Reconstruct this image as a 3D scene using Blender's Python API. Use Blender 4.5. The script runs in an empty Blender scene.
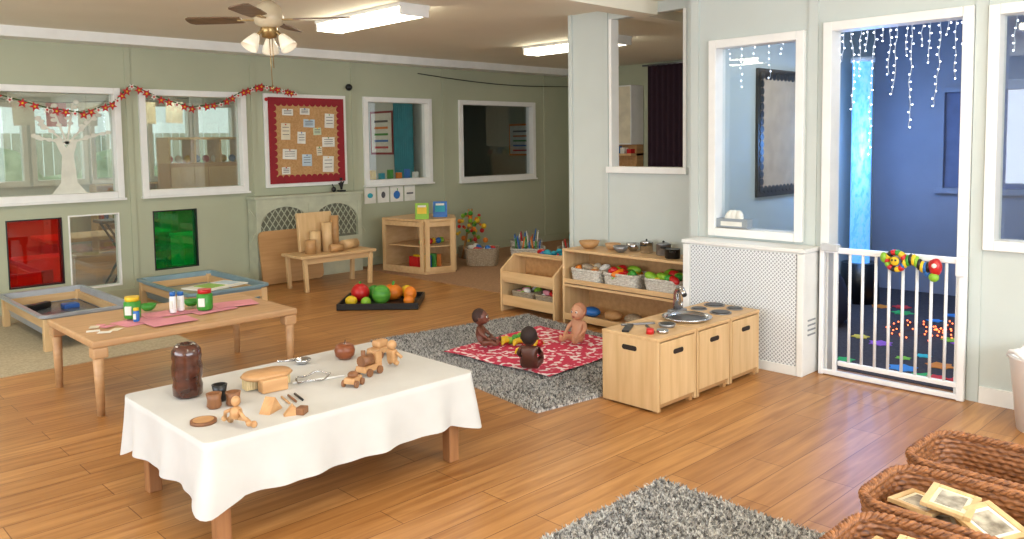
import bpy, bmesh, math, random
from mathutils import Vector, Matrix, Euler
random.seed(7)
V=Vector
pi=math.pi
scene=bpy.context.scene
try: scene.view_settings.view_transform='Standard'
except Exception: pass

# ------------------------------------------------------------ materials
def lin(c):
    o=[]
    for v in c:
        v=v/255.0
        o.append(v/12.92 if v<=.04045 else ((v+.055)/1.055)**2.4)
    return (o[0],o[1],o[2],1)
_M={}
def mat(name,col,rough=.5,metal=0.0,col2=None,scale=(8,8,8),bump=0,bscale=60,emit=0,detail=4,spec=.5,coat=0,ramp=(.35,.65)):
    if name in _M: return _M[name]
    m=bpy.data.materials.new(name); m.use_nodes=True
    nt=m.node_tree; p=nt.nodes['Principled BSDF']
    c=lin(col)
    p.inputs['Base Color'].default_value=c
    p.inputs['Roughness'].default_value=rough
    p.inputs['Metallic'].default_value=metal
    p.inputs['Specular IOR Level'].default_value=spec
    p.inputs['Coat Weight'].default_value=coat
    tc=nt.nodes.new('ShaderNodeTexCoord')
    if col2 is None: col2=tuple(v*.93 for v in col)
    mp=nt.nodes.new('ShaderNodeMapping'); mp.inputs['Scale'].default_value=scale
    nt.links.new(tc.outputs['Object'],mp.inputs['Vector'])
    n=nt.nodes.new('ShaderNodeTexNoise'); n.inputs['Scale'].default_value=1; n.inputs['Detail'].default_value=detail
    nt.links.new(mp.outputs['Vector'],n.inputs['Vector'])
    r=nt.nodes.new('ShaderNodeValToRGB')
    r.color_ramp.elements[0].position=ramp[0]; r.color_ramp.elements[1].position=ramp[1]
    r.color_ramp.elements[0].color=lin(col2); r.color_ramp.elements[1].color=c
    nt.links.new(n.outputs['Fac'],r.inputs['Fac']); nt.links.new(r.outputs['Color'],p.inputs['Base Color'])
    if bump:
        b=nt.nodes.new('ShaderNodeBump'); b.inputs['Strength'].default_value=bump; b.inputs['Distance'].default_value=.01
        n2=nt.nodes.new('ShaderNodeTexNoise'); n2.inputs['Scale'].default_value=bscale
        nt.links.new(tc.outputs['Object'],n2.inputs['Vector'])
        nt.links.new(n2.outputs['Fac'],b.inputs['Height']); nt.links.new(b.outputs['Normal'],p.inputs['Normal'])
    if emit:
        p.inputs['Emission Color'].default_value=c; p.inputs['Emission Strength'].default_value=emit
    _M[name]=m; return m
def wood(name,c1,c2,axis='x',rough=.45):
    s={'x':(2.2,28,28),'y':(28,2.2,28),'z':(28,28,2.2)}[axis]
    return mat(name,c1,rough,col2=c2,scale=s,detail=6,ramp=(.3,.7))
def glassmat(name,tint=(255,255,255),refl=.07,rough=0.0,diff=0,dcol=None):
    m=bpy.data.materials.new(name); m.use_nodes=True; nt=m.node_tree; nt.nodes.clear()
    o=nt.nodes.new('ShaderNodeOutputMaterial'); t=nt.nodes.new('ShaderNodeBsdfTransparent'); g=nt.nodes.new('ShaderNodeBsdfGlossy')
    t.inputs['Color'].default_value=lin(tint); g.inputs['Roughness'].default_value=rough; g.inputs['Color'].default_value=(1,1,1,1)
    src=t.outputs[0]
    if diff:
        d=nt.nodes.new('ShaderNodeBsdfDiffuse'); d.inputs['Color'].default_value=lin(dcol or tint); m2=nt.nodes.new('ShaderNodeMixShader'); m2.inputs['Fac'].default_value=diff
        nt.links.new(t.outputs[0],m2.inputs[1]); nt.links.new(d.outputs[0],m2.inputs[2]); src=m2.outputs[0]
    mx=nt.nodes.new('ShaderNodeMixShader'); mx.inputs['Fac'].default_value=refl
    nt.links.new(src,mx.inputs[1]); nt.links.new(g.outputs[0],mx.inputs[2]); nt.links.new(mx.outputs[0],o.inputs[0])
    return m
def floor_material():
    m=bpy.data.materials.new('laminate_planks'); m.use_nodes=True; nt=m.node_tree; p=nt.nodes['Principled BSDF']
    tc=nt.nodes.new('ShaderNodeTexCoord')
    bk=nt.nodes.new('ShaderNodeTexBrick')
    bk.offset=.37; bk.inputs['Scale'].default_value=1
    bk.inputs['Brick Width'].default_value=1.1; bk.inputs['Row Height'].default_value=.155
    bk.inputs['Mortar Size'].default_value=.0022; bk.inputs['Mortar Smooth'].default_value=.2
    bk.inputs['Color1'].default_value=lin((201,148,90)); bk.inputs['Color2'].default_value=lin((180,127,72)); bk.inputs['Mortar'].default_value=lin((128,84,46))
    nt.links.new(tc.outputs['Object'],bk.inputs['Vector'])
    mp=nt.nodes.new('ShaderNodeMapping'); mp.inputs['Scale'].default_value=(1.6,22,1)
    nt.links.new(tc.outputs['Object'],mp.inputs['Vector'])
    n=nt.nodes.new('ShaderNodeTexNoise'); n.inputs['Scale'].default_value=1.2; n.inputs['Detail'].default_value=7; n.inputs['Distortion'].default_value=.6
    nt.links.new(mp.outputs['Vector'],n.inputs['Vector'])
    r=nt.nodes.new('ShaderNodeValToRGB'); r.color_ramp.elements[0].position=.3; r.color_ramp.elements[1].position=.7
    r.color_ramp.elements[0].color=lin((196,178,158)); r.color_ramp.elements[1].color=(1,1,1,1)
    nt.links.new(n.outputs['Fac'],r.inputs['Fac'])
    mx=nt.nodes.new('ShaderNodeMix'); mx.data_type='RGBA'; mx.blend_type='MULTIPLY'; mx.inputs['Factor'].default_value=.9
    nt.links.new(bk.outputs['Color'],mx.inputs['A']); nt.links.new(r.outputs['Color'],mx.inputs['B'])
    nt.links.new(mx.outputs['Result'],p.inputs['Base Color'])
    p.inputs['Roughness'].default_value=.33; p.inputs['Specular IOR Level'].default_value=.4
    return m
def perforated():
    m=bpy.data.materials.new('perforated_white'); m.use_nodes=True; nt=m.node_tree; p=nt.nodes['Principled BSDF']
    tc=nt.nodes.new('ShaderNodeTexCoord'); mp=nt.nodes.new('ShaderNodeMapping')
    mp.inputs['Scale'].default_value=(56,56,56); mp.inputs['Rotation'].default_value=(pi/4,0,0)
    nt.links.new(tc.outputs['Object'],mp.inputs['Vector'])
    sp=nt.nodes.new('ShaderNodeSeparateXYZ'); nt.links.new(mp.outputs['Vector'],sp.inputs[0])
    def m_(op,a,b=None):
        q=nt.nodes.new('ShaderNodeMath'); q.operation=op
        for i,x in enumerate((a,b)):
            if x is None: continue
            if isinstance(x,(int,float)): q.inputs[i].default_value=x
            else: nt.links.new(x,q.inputs[i])
        return q.outputs[0]
    a=m_('ABSOLUTE',m_('SUBTRACT',m_('FRACT',sp.outputs[1]),.5)); b=m_('ABSOLUTE',m_('SUBTRACT',m_('FRACT',sp.outputs[2]),.5))
    h=m_('LESS_THAN',m_('MAXIMUM',a,b),.3)
    mx=nt.nodes.new('ShaderNodeMix'); mx.data_type='RGBA'
    nt.links.new(h,mx.inputs['Factor']); mx.inputs['A'].default_value=lin((232,235,237)); mx.inputs['B'].default_value=lin((150,155,160))
    nt.links.new(mx.outputs['Result'],p.inputs['Base Color']); p.inputs['Roughness'].default_value=.5
    return m

wallA=mat('wall_grey_green',(178,182,156),.6,col2=(172,176,150),scale=(1.5,1.5,1.5),bump=.05,bscale=90)
wallB=mat('wall_pale_grey',(200,207,202),.6,col2=(194,201,196),scale=(1.5,1.5,1.5),bump=.05,bscale=90)
wallS=mat('sideroom_grey',(150,156,176),.6,scale=(1.5,1.5,1.5))
ceilm=mat('ceiling_cream',(240,235,218),.8,col2=(234,229,211),scale=(1,1,1))
white=mat('white_gloss_paint',(238,238,234),.35,col2=(232,232,228))
whiteP=mat('white_plastic',(240,240,240),.3,col2=(235,235,236))
birch=wood('birch_x',(220,184,136),(203,164,114),'x')
birchY=wood('birch_y',(220,184,136),(203,164,114),'y')
birchZ=wood('birch_z',(222,188,140),(205,168,118),'z')
birchD=wood('birch_dark',(194,150,100),(174,130,82),'x')
oak=wood('table_maple',(202,160,116),(184,142,98),'x')
dark=mat('hole_shade',(40,28,20),.8)  # flat dark colour stands in for the shade inside handle holes
black=mat('black_plastic',(22,22,24),.35)
chrome=mat('chrome',(205,205,208),.22,metal=1)
steel=mat('dull_steel',(150,150,152),.4,metal=.7)
cork=mat('cork',(200,158,108),.9,col2=(182,138,88),scale=(60,60,60),bump=.2)
redm=mat('red_paper',(150,28,40),.7)
red=mat('red_plastic',(200,30,32),.35)
green=mat('green_plastic',(60,150,50),.35)
lime=mat('lime_plastic',(140,190,50),.4)
yellow=mat('yellow_plastic',(236,196,40),.4)
orange=mat('orange_skin',(232,128,26),.45,bump=.1)
blue=mat('blue_plastic',(40,110,190),.35)
teal=mat('teal_cloth',(60,170,190),.8)
pink=mat('pink_paper',(232,152,166),.7)
paper=mat('paper_white',(238,236,226),.8)
paper2=mat('paper_cream',(232,222,196),.8)
ink=mat('ink_grey',(90,90,95),.8)
linen=mat('white_linen',(212,211,207),.85,col2=(205,204,200),scale=(5,5,5),bump=.1,bscale=350)
clear=glassmat('window_glass',(240,245,240),.10,diff=.05,dcol=(240,244,240))
clear2=glassmat('window_glass_clear',(245,248,248),.05)
redg=glassmat('red_acrylic',(245,24,28),.07,diff=.12,dcol=(200,12,18))
greeng=glassmat('green_acrylic',(60,235,140),.07,diff=.16,dcol=(14,160,90))
tubem=mat('bright_lamp',(255,246,222),.5,emit=15)
floorm=floor_material()

# ------------------------------------------------------------ builder
def align(p0,p1):
    d=V(p1)-V(p0); q=d.to_track_quat('Z','Y')
    return Matrix.Translation((V(p0)+V(p1))/2)@q.to_matrix().to_4x4(),d.length
class B:
    def __init__(s,name,loc=(0,0,0),rz=0,rot=None):
        s.name=name; s.loc=loc; s.rot=rot if rot else (0,0,rz); s.bm=bmesh.new(); s.mats=[]
    def idx(s,m):
        if m not in s.mats: s.mats.append(m)
        return s.mats.index(m)
    def add(s,t,m,smooth=True):
        i=s.idx(m)
        for f in t.faces:
            f.material_index=i; f.smooth=smooth and len(f.verts)<=4
        me=bpy.data.meshes.new('tmp'); t.to_mesh(me); t.free(); s.bm.from_mesh(me); bpy.data.meshes.remove(me)
    def box(s,c,size,m,rot=(0,0,0),bev=0):
        t=bmesh.new()
        bmesh.ops.create_cube(t,size=1)
        bmesh.ops.scale(t,vec=size,verts=t.verts)
        if bev: bmesh.ops.bevel(t,geom=list(t.edges),offset=bev,segments=2,profile=.5,affect='EDGES')
        bmesh.ops.transform(t,matrix=Matrix.Translation(c)@Euler(rot).to_matrix().to_4x4(),verts=t.verts)
        s.add(t,m,False)
    def bx(s,x0,x1,y0,y1,z0,z1,m,bev=0):
        s.box(((x0+x1)/2,(y0+y1)/2,(z0+z1)/2),(abs(x1-x0),abs(y1-y0),abs(z1-z0)),m,bev=bev)
    def cyl(s,p0,p1,r0,m,r1=None,seg=16):
        M,l=align(p0,p1); t=bmesh.new()
        bmesh.ops.create_cone(t,cap_ends=True,segments=seg,radius1=r0,radius2=r0 if r1 is None else r1,depth=l,matrix=M)
        s.add(t,m)
    def sph(s,c,r,m,rot=(0,0,0),seg=14):
        if not hasattr(r,'__len__'): r=(r,r,r)
        t=bmesh.new(); bmesh.ops.create_uvsphere(t,u_segments=seg,v_segments=max(6,seg*2//3),radius=1)
        bmesh.ops.scale(t,vec=r,verts=t.verts)
        bmesh.ops.transform(t,matrix=Matrix.Translation(c)@Euler(rot).to_matrix().to_4x4(),verts=t.verts)
        s.add(t,m)
    def lathe(s,prof,c,m,seg=24,rot=(0,0,0),wob=None):
        t=bmesh.new(); R=Matrix.Translation(c)@Euler(rot).to_matrix().to_4x4(); rings=[]
        for r,z in prof:
            ring=[]
            for k in range(seg):
                a=2*pi*k/seg; rr=r*(1 if wob is None else wob(a,z))
                ring.append(t.verts.new(R@V((rr*math.cos(a),rr*math.sin(a),z))))
            rings.append(ring)
        for a,b in zip(rings,rings[1:]):
            for k in range(seg): t.faces.new((a[k],a[(k+1)%seg],b[(k+1)%seg],b[k]))
        if prof[0][0]>1e-4: t.faces.new(list(reversed(rings[0])))
        s.add(t,m)
    def tube(s,pts,r,m,seg=8,closed=False):
        pts=[V(p) for p in pts]; n=len(pts); t=bmesh.new(); rings=[]
        up=V((0,0,1)); prev=None
        for i,p in enumerate(pts):
            if closed: d=pts[(i+1)%n]-pts[i-1]
            else: d=pts[min(i+1,n-1)]-pts[max(i-1,0)]
            d.normalize()
            if prev is None:
                a=up if abs(d.z)<.9 else V((1,0,0)); x=d.cross(a).normalized()
            else:
                x=(prev-d*prev.dot(d)).normalized()
            prev=x; y=d.cross(x)
            rr=r[i] if hasattr(r,'__len__') else r
            rings.append([t.verts.new(p+x*rr*math.cos(2*pi*k/seg)+y*rr*math.sin(2*pi*k/seg)) for k in range(seg)])
        pr=list(zip(rings,rings[1:]))
        if closed: pr.append((rings[-1],rings[0]))
        for a,b in pr:
            for k in range(seg): t.faces.new((a[k],a[(k+1)%seg],b[(k+1)%seg],b[k]))
        if not closed: t.faces.new(list(reversed(rings[0]))); t.faces.new(rings[-1])
        s.add(t,m)
    def prism(s,pts,h,m,M=None,smooth=False):
        t=bmesh.new(); M=M or Matrix()
        a=[t.verts.new(M@V((x,y,0))) for x,y in pts]; b=[t.verts.new(M@V((x,y,h))) for x,y in pts]
        t.faces.new(list(reversed(a))); t.faces.new(b); n=len(pts)
        for k in range(n): t.faces.new((a[k],a[(k+1)%n],b[(k+1)%n],b[k]))
        s.add(t,m,smooth)
    def raw(s,vs,fs,m,smooth=True):
        t=bmesh.new(); vv=[t.verts.new(v) for v in vs]
        for f in fs: t.faces.new([vv[i] for i in f])
        s.add(t,m,smooth)
    def skin(s,vs,es,rad,m,lv=2):
        me=bpy.data.meshes.new('sk'); me.from_pydata(vs,es,[]); ob=bpy.data.objects.new('sk',me); scene.collection.objects.link(ob)
        md=ob.modifiers.new('s','SKIN'); md.use_smooth_shade=True
        for i,r in enumerate(rad):
            d=me.skin_vertices[0].data[i]; d.radius=(r,r); d.use_root=(i==0)
        sb=ob.modifiers.new('u','SUBSURF'); sb.levels=lv
        dg=bpy.context.evaluated_depsgraph_get(); e=ob.evaluated_get(dg); me2=bpy.data.meshes.new_from_object(e)
        t=bmesh.new(); t.from_mesh(me2); s.add(t,m); bpy.data.objects.remove(ob); bpy.data.meshes.remove(me2); bpy.data.meshes.remove(me)
    def done(s,sc=1.0):
        me=bpy.data.meshes.new(s.name); bmesh.ops.scale(s.bm,vec=(sc,sc,sc),verts=s.bm.verts); s.bm.normal_update(); s.bm.to_mesh(me); s.bm.free()
        for m in s.mats: me.materials.append(m)
        ob=bpy.data.objects.new(s.name,me); scene.collection.objects.link(ob)
        ob.location=s.loc; ob.rotation_euler=s.rot
        return ob
def rrect(w,h,r,n=5):
    pts=[]
    for cx,cy,a0 in ((w/2-r,h/2-r,0),(-w/2+r,h/2-r,90),(-w/2+r,-h/2+r,180),(w/2-r,-h/2+r,270)):
        for k in range(n+1):
            a=math.radians(a0+90*k/n); pts.append((cx+r*math.cos(a),cy+r*math.sin(a)))
    return pts

# ------------------------------------------------------------ room shell
def wall(name,axis,c0,c1,u0,u1,z1,ops,m):
    b=B(name); us=sorted({u0,u1,*[o[0] for o in ops],*[o[1] for o in ops]}); zs=sorted({0,z1,*[o[2] for o in ops],*[o[3] for o in ops]})
    for ua,ub in zip(us,us[1:]):
        for za,zb in zip(zs,zs[1:]):
            cu,cz=(ua+ub)/2,(za+zb)/2
            if any(o[0]<cu<o[1] and o[2]<cz<o[3] for o in ops): continue
            if axis=='y': b.bx(ua,ub,c0,c1,za,zb,m)
            else: b.bx(c0,c1,ua,ub,za,zb,m)
    return b.done()
CZ=2.5
b=B('floor'); b.bx(-2.5,9.3,-2,12.6,-.1,0,floorm); b.done()
b=B('ceiling'); b.bx(-2.5,9.3,-2,12.6,CZ,CZ+.1,ceilm)
b.done()
A_ops=[(1.2,2.70,1.03,1.97),(2.97,3.96,1.03,1.97),(5.53,6.45,1.02,1.97),(7.01,8.33,1.0,1.97),(1.75,2.2,.22,.83),(2.25,2.70,.14,.84),(3.01,3.45,.24,.83)]
wall('wall_back','y',8.2,8.3,-2.5,9.1,CZ,A_ops,wallA)
wall('wall_right','x',4.87,4.97,-2,3.25,CZ,[(2.45,3.03,.85,2.07),(1.46,2.27,0,2.14),(.5,1.33,.89,2.09)],wallB)
wall('wall_partition','x',5.15,5.22,3.25,4.62,CZ,[(3.48,4.17,1.24,2.42)],wallB)
wall('wall_side_room_left','y',3.25,3.32,4.97,8.0,CZ,[],wallB)
wall('wall_side_room_back','x',8.0,8.1,-.6,3.32,CZ,[(1.2,2.66,.98,1.85)],wallS)
wall('wall_side_room_right','y',-.6,-.5,4.97,8.0,CZ,[],wallS)
wall('wall_far_end','x',9.1,9.2,3.3,12.5,CZ,[],wallA)
wall('wall_left','x',-2.6,-2.5,-2,12.5,CZ,[(.5,6,.8,2.2),(8.8,12,.9,2.2)],wallB)
wall('wall_front','y',-2.1,-2,-2.5,4.97,CZ,[(-1.5,4,.8,2.3)],wallB)
nops=[(2.3,2.95,1.0,2.05),(3.05,3.7,1.0,2.05),(3.8,4.3,1.0,2.05),(4.6,5.2,1.0,2.1),(5.3,5.9,1.0,2.1)]
wall('wall_next_room_back','y',12.5,12.6,-2.5,9.1,CZ,nops,wallB)
wall('wall_next_room_divider','x',6.85,6.92,8.3,12.5,CZ,[],wallB)
b=B('trim_1')
b.bx(-2.5,9.1,7.95,8.2,2.41,2.5,white)
b.done()
b=B('ceiling_beam'); b.bx(-2.5,5.15,3.72,3.9,2.4,2.5,ceilm); b.done()
b=B('ceiling_beam'); b.bx(5.22,9.1,3.9,4.05,2.42,2.5,ceilm); b.done()
b=B('trim_2')
for x in (.9,2.83,4.1,5.35,6.72,8.6):
    b.bx(x-.025,x+.025,8.188,8.2,0,2.41,wallA)
b.done()
b=B('trim_3')
for y in (3.2,2.35,1.415,.2):
    b.bx(4.858,4.87,y-.03,y+.03,0,2.5,wallB)
b.bx(5.138,5.15,4.20,4.24,.0,2.5,wallB)
b.bx(5.138,5.15,4.58,4.62,.0,2.5,wallB)
b.done()
b=B('baseboard_right'); b.bx(4.852,4.87,-2,1.38,0,.09,white); b.done()
b=B('baseboard_back'); b.bx(-2.5,9.1,8.182,8.2,0,.1,wallA); b.done()
# windows
def window_y(name,x0,x1,z0,z1,g=clear,fr=.06,y=8.2,proud=.035,m=white,sill=True):
    b=B(name)
    b.bx(x0,x0+fr,y-proud,y+.1,z0,z1,m,.004); b.bx(x1-fr,x1,y-proud,y+.1,z0,z1,m,.004)
    b.bx(x0+fr,x1-fr,y-proud,y+.1,z1-fr,z1,m,.004); b.bx(x0+fr,x1-fr,y-proud,y+.1,z0,z0+fr,m,.004)
    b.bx(x0+fr,x1-fr,y+.045,y+.051,z0+fr,z1-fr,g)
    if sill: b.bx(x0-.01,x1+.01,y-proud-.02,y-.001,z0-.02,z0,m)
    b.done()
window_y('window_1',1.17,2.75,.98,2.02)
window_y('window_2',2.92,4.01,.98,2.02)
window_y('window_3',5.48,6.50,.97,2.02,clear2)
window_y('window_4',6.96,8.38,.95,2.02,clear2)
window_y('window_5',1.75,2.2,.22,.83,redg,.012,proud=.006,m=black,sill=False)
window_y('window_6',2.25,2.70,.14,.84,clear,.015,proud=.006,sill=False)
window_y('window_7',3.01,3.45,.24,.83,greeng,.012,proud=.006,m=black,sill=False)
for i,o_ in enumerate(nops): window_y('window_%d'%(12+i),o_[0]-.03,o_[1]+.03,o_[2]-.03,o_[3]+.03,clear,.06,y=12.5)
def window_x(name,y0,y1,z0,z1,x=4.87,fr=.055,g=clear2,bottom=True):
    b=B(name); 
    b.bx(x-.03,x+.1,y0,y0+fr,z0,z1,white,.004); b.bx(x-.03,x+.1,y1-fr,y1,z0,z1,white,.004)
    b.bx(x-.03,x+.1,y0+fr,y1-fr,z1-fr,z1,white,.004)
    if bottom: b.bx(x-.03,x+.1,y0+fr,y1-fr,z0,z0+fr,white,.004)
    if g: b.bx(x+.06,x+.066,y0+fr,y1-fr,z0+fr,z1-fr,g)
    b.done()
window_x('window_8',2.4,3.08,.80,2.12)
window_x('window_9',.45,1.38,.84,2.14)
window_x('door_1',1.45,2.28,0,2.15,g=None,bottom=False)
b=B('window_10')
b.bx(5.11,5.24,3.44,4.2,1.2,1.25,white,.004); b.bx(5.142,5.235,3.46,3.487,1.25,2.42,white); b.bx(5.142,5.235,4.163,4.19,1.25,2.42,white)
b.done()
b=B('window_11')
b.bx(7.97,8.1,1.2,2.66,1.85,1.9,wallS); b.bx(7.94,8.1,1.15,2.68,.94,.99,wallS); b.bx(7.97,8.1,2.61,2.66,.99,1.85,wallS)
b.bx(8.02,8.06,1.2,2.61,.99,1.85,mat('blue_blind',(110,120,155),.6))
b.done()

# carpets
b=B('carpet'); b.bx(5.34,9.05,5.0,8.18,0,.006,mat('brown_carpet',(168,130,96),.9,col2=(148,112,82),scale=(50,50,50))); b.done()
b=B('carpet'); b.bx(-.5,2.45,5.95,8.18,0,.006,mat('beige_carpet',(188,174,146),.95,col2=(168,154,128),scale=(60,60,60))); b.done()
b=B('carpet'); b.bx(4.98,7.99,-.49,3.24,0,.006,mat('dark_carpet',(78,72,76),.95,col2=(60,56,62),scale=(60,60,60))); b.done()

# ------------------------------------------------------------ lights
def fluoro(name,x,y0,y1,z=CZ,w=.13):
    b=B(name); b.bx(x-w-.02,x+w+.02,y0,y1,z-.03,z-.001,white); 
    b.bx(x-w,x+w,y0+.02,y1-.02,z-.085,z-.03,tubem,.01); b.bx(x-w-.01,x+w+.01,y0,y0+.02,z-.09,z-.03,white); b.bx(x-w-.01,x+w+.01,y1-.02,y1,z-.09,z-.03,white)
    b.done()
fluoro('fluorescent_ceiling_light',3.80,4.95,6.15,w=.12)
fluoro('fluorescent_ceiling_light',6.5,5.1,6.4,w=.11)
fluoro('fluorescent_ceiling_light',1.2,.6,2.2)  # unseen fixture near the camera, added for its light
fluoro('fluorescent_ceiling_light',3.4,-.2,1.4)  # another out-of-view fixture, added to brighten the room
fluoro('fluorescent_ceiling_light',.4,5.2,6.8)  # also out of view, added for extra light
fluoro('fluorescent_ceiling_light',4.2,9.6,11.2)  # added to brighten the next room
fluoro('fluorescent_ceiling_light',1.6,9.6,11.2)  # second fixture added for light in the next room
def area(name,loc,rot,sx,sy,e,col=(1,1,1)):
    l=bpy.data.lights.new(name,'AREA'); l.shape='RECTANGLE'; l.size=sx; l.size_y=sy; l.energy=e; l.color=col
    o=bpy.data.objects.new(name,l); scene.collection.objects.link(o); o.location=loc; o.rotation_euler=rot
    return o
area('front_fill_light',(1.25,-2.2,1.5),(math.radians(104),0,0),5.3,1.4,195,(.86,.93,1))  # added fill behind the camera, tilted up to brighten the ceiling
area('left_fill_light',(-2.7,3.2,1.45),(math.radians(104),0,math.radians(-90)),5.3,1.3,155,(.86,.93,1))  # added fill from the unseen left side, also tilted upward
area('side_room_fill',(5.7,2.2,2.45),(0,0,0),.7,.7,25,(.75,.85,1))  # added area light to brighten the side room, no fixture there
l=bpy.data.lights.new('bubble_glow','POINT'); l.energy=26; l.color=(.15,.4,1); l.shadow_soft_size=.15
o=bpy.data.objects.new('bubble_glow',l); scene.collection.objects.link(o); o.location=(6.85,2.8,1.4)
wd=bpy.data.worlds.new('world'); scene.world=wd; wd.use_nodes=True
wd.node_tree.nodes['Background'].inputs[0].default_value=(.86,.92,1,1); wd.node_tree.nodes['Background'].inputs[1].default_value=1.8

# camera
f,cy,th,ro,ya=815.9,202.8,.0732,-.0139,.8028
w_=V((math.cos(th)*math.cos(ya),math.cos(th)*math.sin(ya),-math.sin(th)))
r_=V((math.sin(ya),-math.cos(ya),0)); u_=r_.cross(w_)
r2=r_*math.cos(ro)+u_*math.sin(ro); u2=-r_*math.sin(ro)+u_*math.cos(ro)
cd=bpy.data.cameras.new('camera'); cam=bpy.data.objects.new('camera',cd); scene.collection.objects.link(cam)
M=Matrix.Identity(4)
for i in range(3): M[i][0]=r2[i]; M[i][1]=u2[i]; M[i][2]=-w_[i]
M[0][3],M[1][3],M[2][3]=0,0,1.45
cam.matrix_world=M; cd.sensor_width=36; cd.lens=f/1024*36; cd.shift_y=-(269.5-cy)/1024
scene.camera=cam

# ------------------------------------------------------------ cloth table
b=B('cloth_covered_table',(1.78,3.165,0))
W,D,HT=1.25,.82,.40
for sx in(-1,1):
    for sy in(-1,1): b.box((sx*(W/2-.08),sy*(D/2-.08),.19),(.055,.055,.38),wood('leg_wood',(176,124,80),(146,98,60),'z'),bev=.005)
b.box((0,0,.385),(W-.02,D-.02,.03),oak,bev=.004)
N=320
per=rrect(W,D,.03,6)
cum=[0]
for i in range(len(per)): cum.append(cum[-1]+math.dist(per[i],per[(i+1)%len(per)]))
def pp(s,pts=per,c=cum):
    s%=c[-1]
    for i in range(len(pts)):
        if s<=c[i+1]:
            t=(s-c[i])/(c[i+1]-c[i]+1e-9); a=pts[i]; q=pts[(i+1)%len(pts)]
            return a[0]+(q[0]-a[0])*t,a[1]+(q[1]-a[1])*t
vs=[];fs=[]; R=12
for j in range(R+1):
    t=j/R
    for k in range(N):
        s_=cum[-1]*k/N; x,y=pp(s_)
        cn=min(1,max(0,(abs(x)/(W/2)+abs(y)/(D/2)-1.78)/.2))
        nx,ny=(x/(W/2))**9,(y/(D/2))**9
        l=math.hypot(nx,ny)+1e-6; nx/=l;ny/=l
        drop=.21+.045*cn+.008*math.sin(s_*3.1)
        off=t*(.010+.013*math.sin(s_*19+1.3*math.sin(s_*4))+.006*math.sin(s_*41)*t+.03*cn)
        vs.append((x+nx*off,y+ny*off,HT+.014-.012*(t>0)*1-t*drop))
for j in range(R):
    for k in range(N): fs.append((j*N+k,j*N+(k+1)%N,(j+1)*N+(k+1)%N,(j+1)*N+k))
fs=[tuple(reversed(q)) for q in fs]
fs.append(tuple(range(N)))
b.raw(vs,fs,linen); b.done()
TZ=.4142

# ------------------------------------------------------------ low wooden table
b=B('low_wooden_table',(1.97,5.07,0))
b.box((0,0,.40),(1.22,.84,.04),oak,bev=.012)
for sx in(-1,1):
    for sy in(-1,1):
        b.box((sx*.565,sy*.375,.35),(.08,.08,.06),oak,bev=.01); b.cyl((sx*.57,sy*.38,0),(sx*.57,sy*.38,.38),.02,oak,.03)
b.done()

# ------------------------------------------------------------ rugs
def rug(name,loc,rz,w,h,n):
    rg=mat('shag_grey',(210,207,202),.95,col2=(94,92,91),scale=(75,75,30),detail=2,ramp=(.37,.6))
    b=B(name,loc,rz); b.box((w/2,h/2,.006),(w,h,.012),rg)
    ob=b.done(); me=ob.data
    vs=[v.co[:] for v in me.vertices]; fs=[tuple(p.vertices) for p in me.polygons]
    rnd=random.Random(3)
    for i in range(n):
        x=rnd.uniform(0,w); y=rnd.uniform(0,h); a=rnd.uniform(0,2*pi); hh=rnd.uniform(.012,.02); ww=.004
        lx,ly=rnd.gauss(0,.011),rnd.gauss(0,.011); dx,dy=ww*math.cos(a),ww*math.sin(a); k=len(vs)
        vs+= [(x-dx,y-dy,.01),(x+dx,y+dy,.01),(x+dx*.8+lx*.5,y+dy*.8+ly*.5,.01+hh*.6),(x-dx*.8+lx*.5,y-dy*.8+ly*.5,.01+hh*.6),(x+lx,y+ly,.01+hh)]
        fs+= [(k,k+1,k+2,k+3),(k+3,k+2,k+4)]
    m2=bpy.data.meshes.new(name); m2.from_pydata(vs,[],fs); m2.materials.append(rg); ob.data=m2
    return ob
rug('shag_rug',(3.06,3.0,0),math.radians(-8),1.45,2.0,42000)
rug('shag_rug',(1.5,1.1,0),0,1.29,.9,20000)

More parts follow.
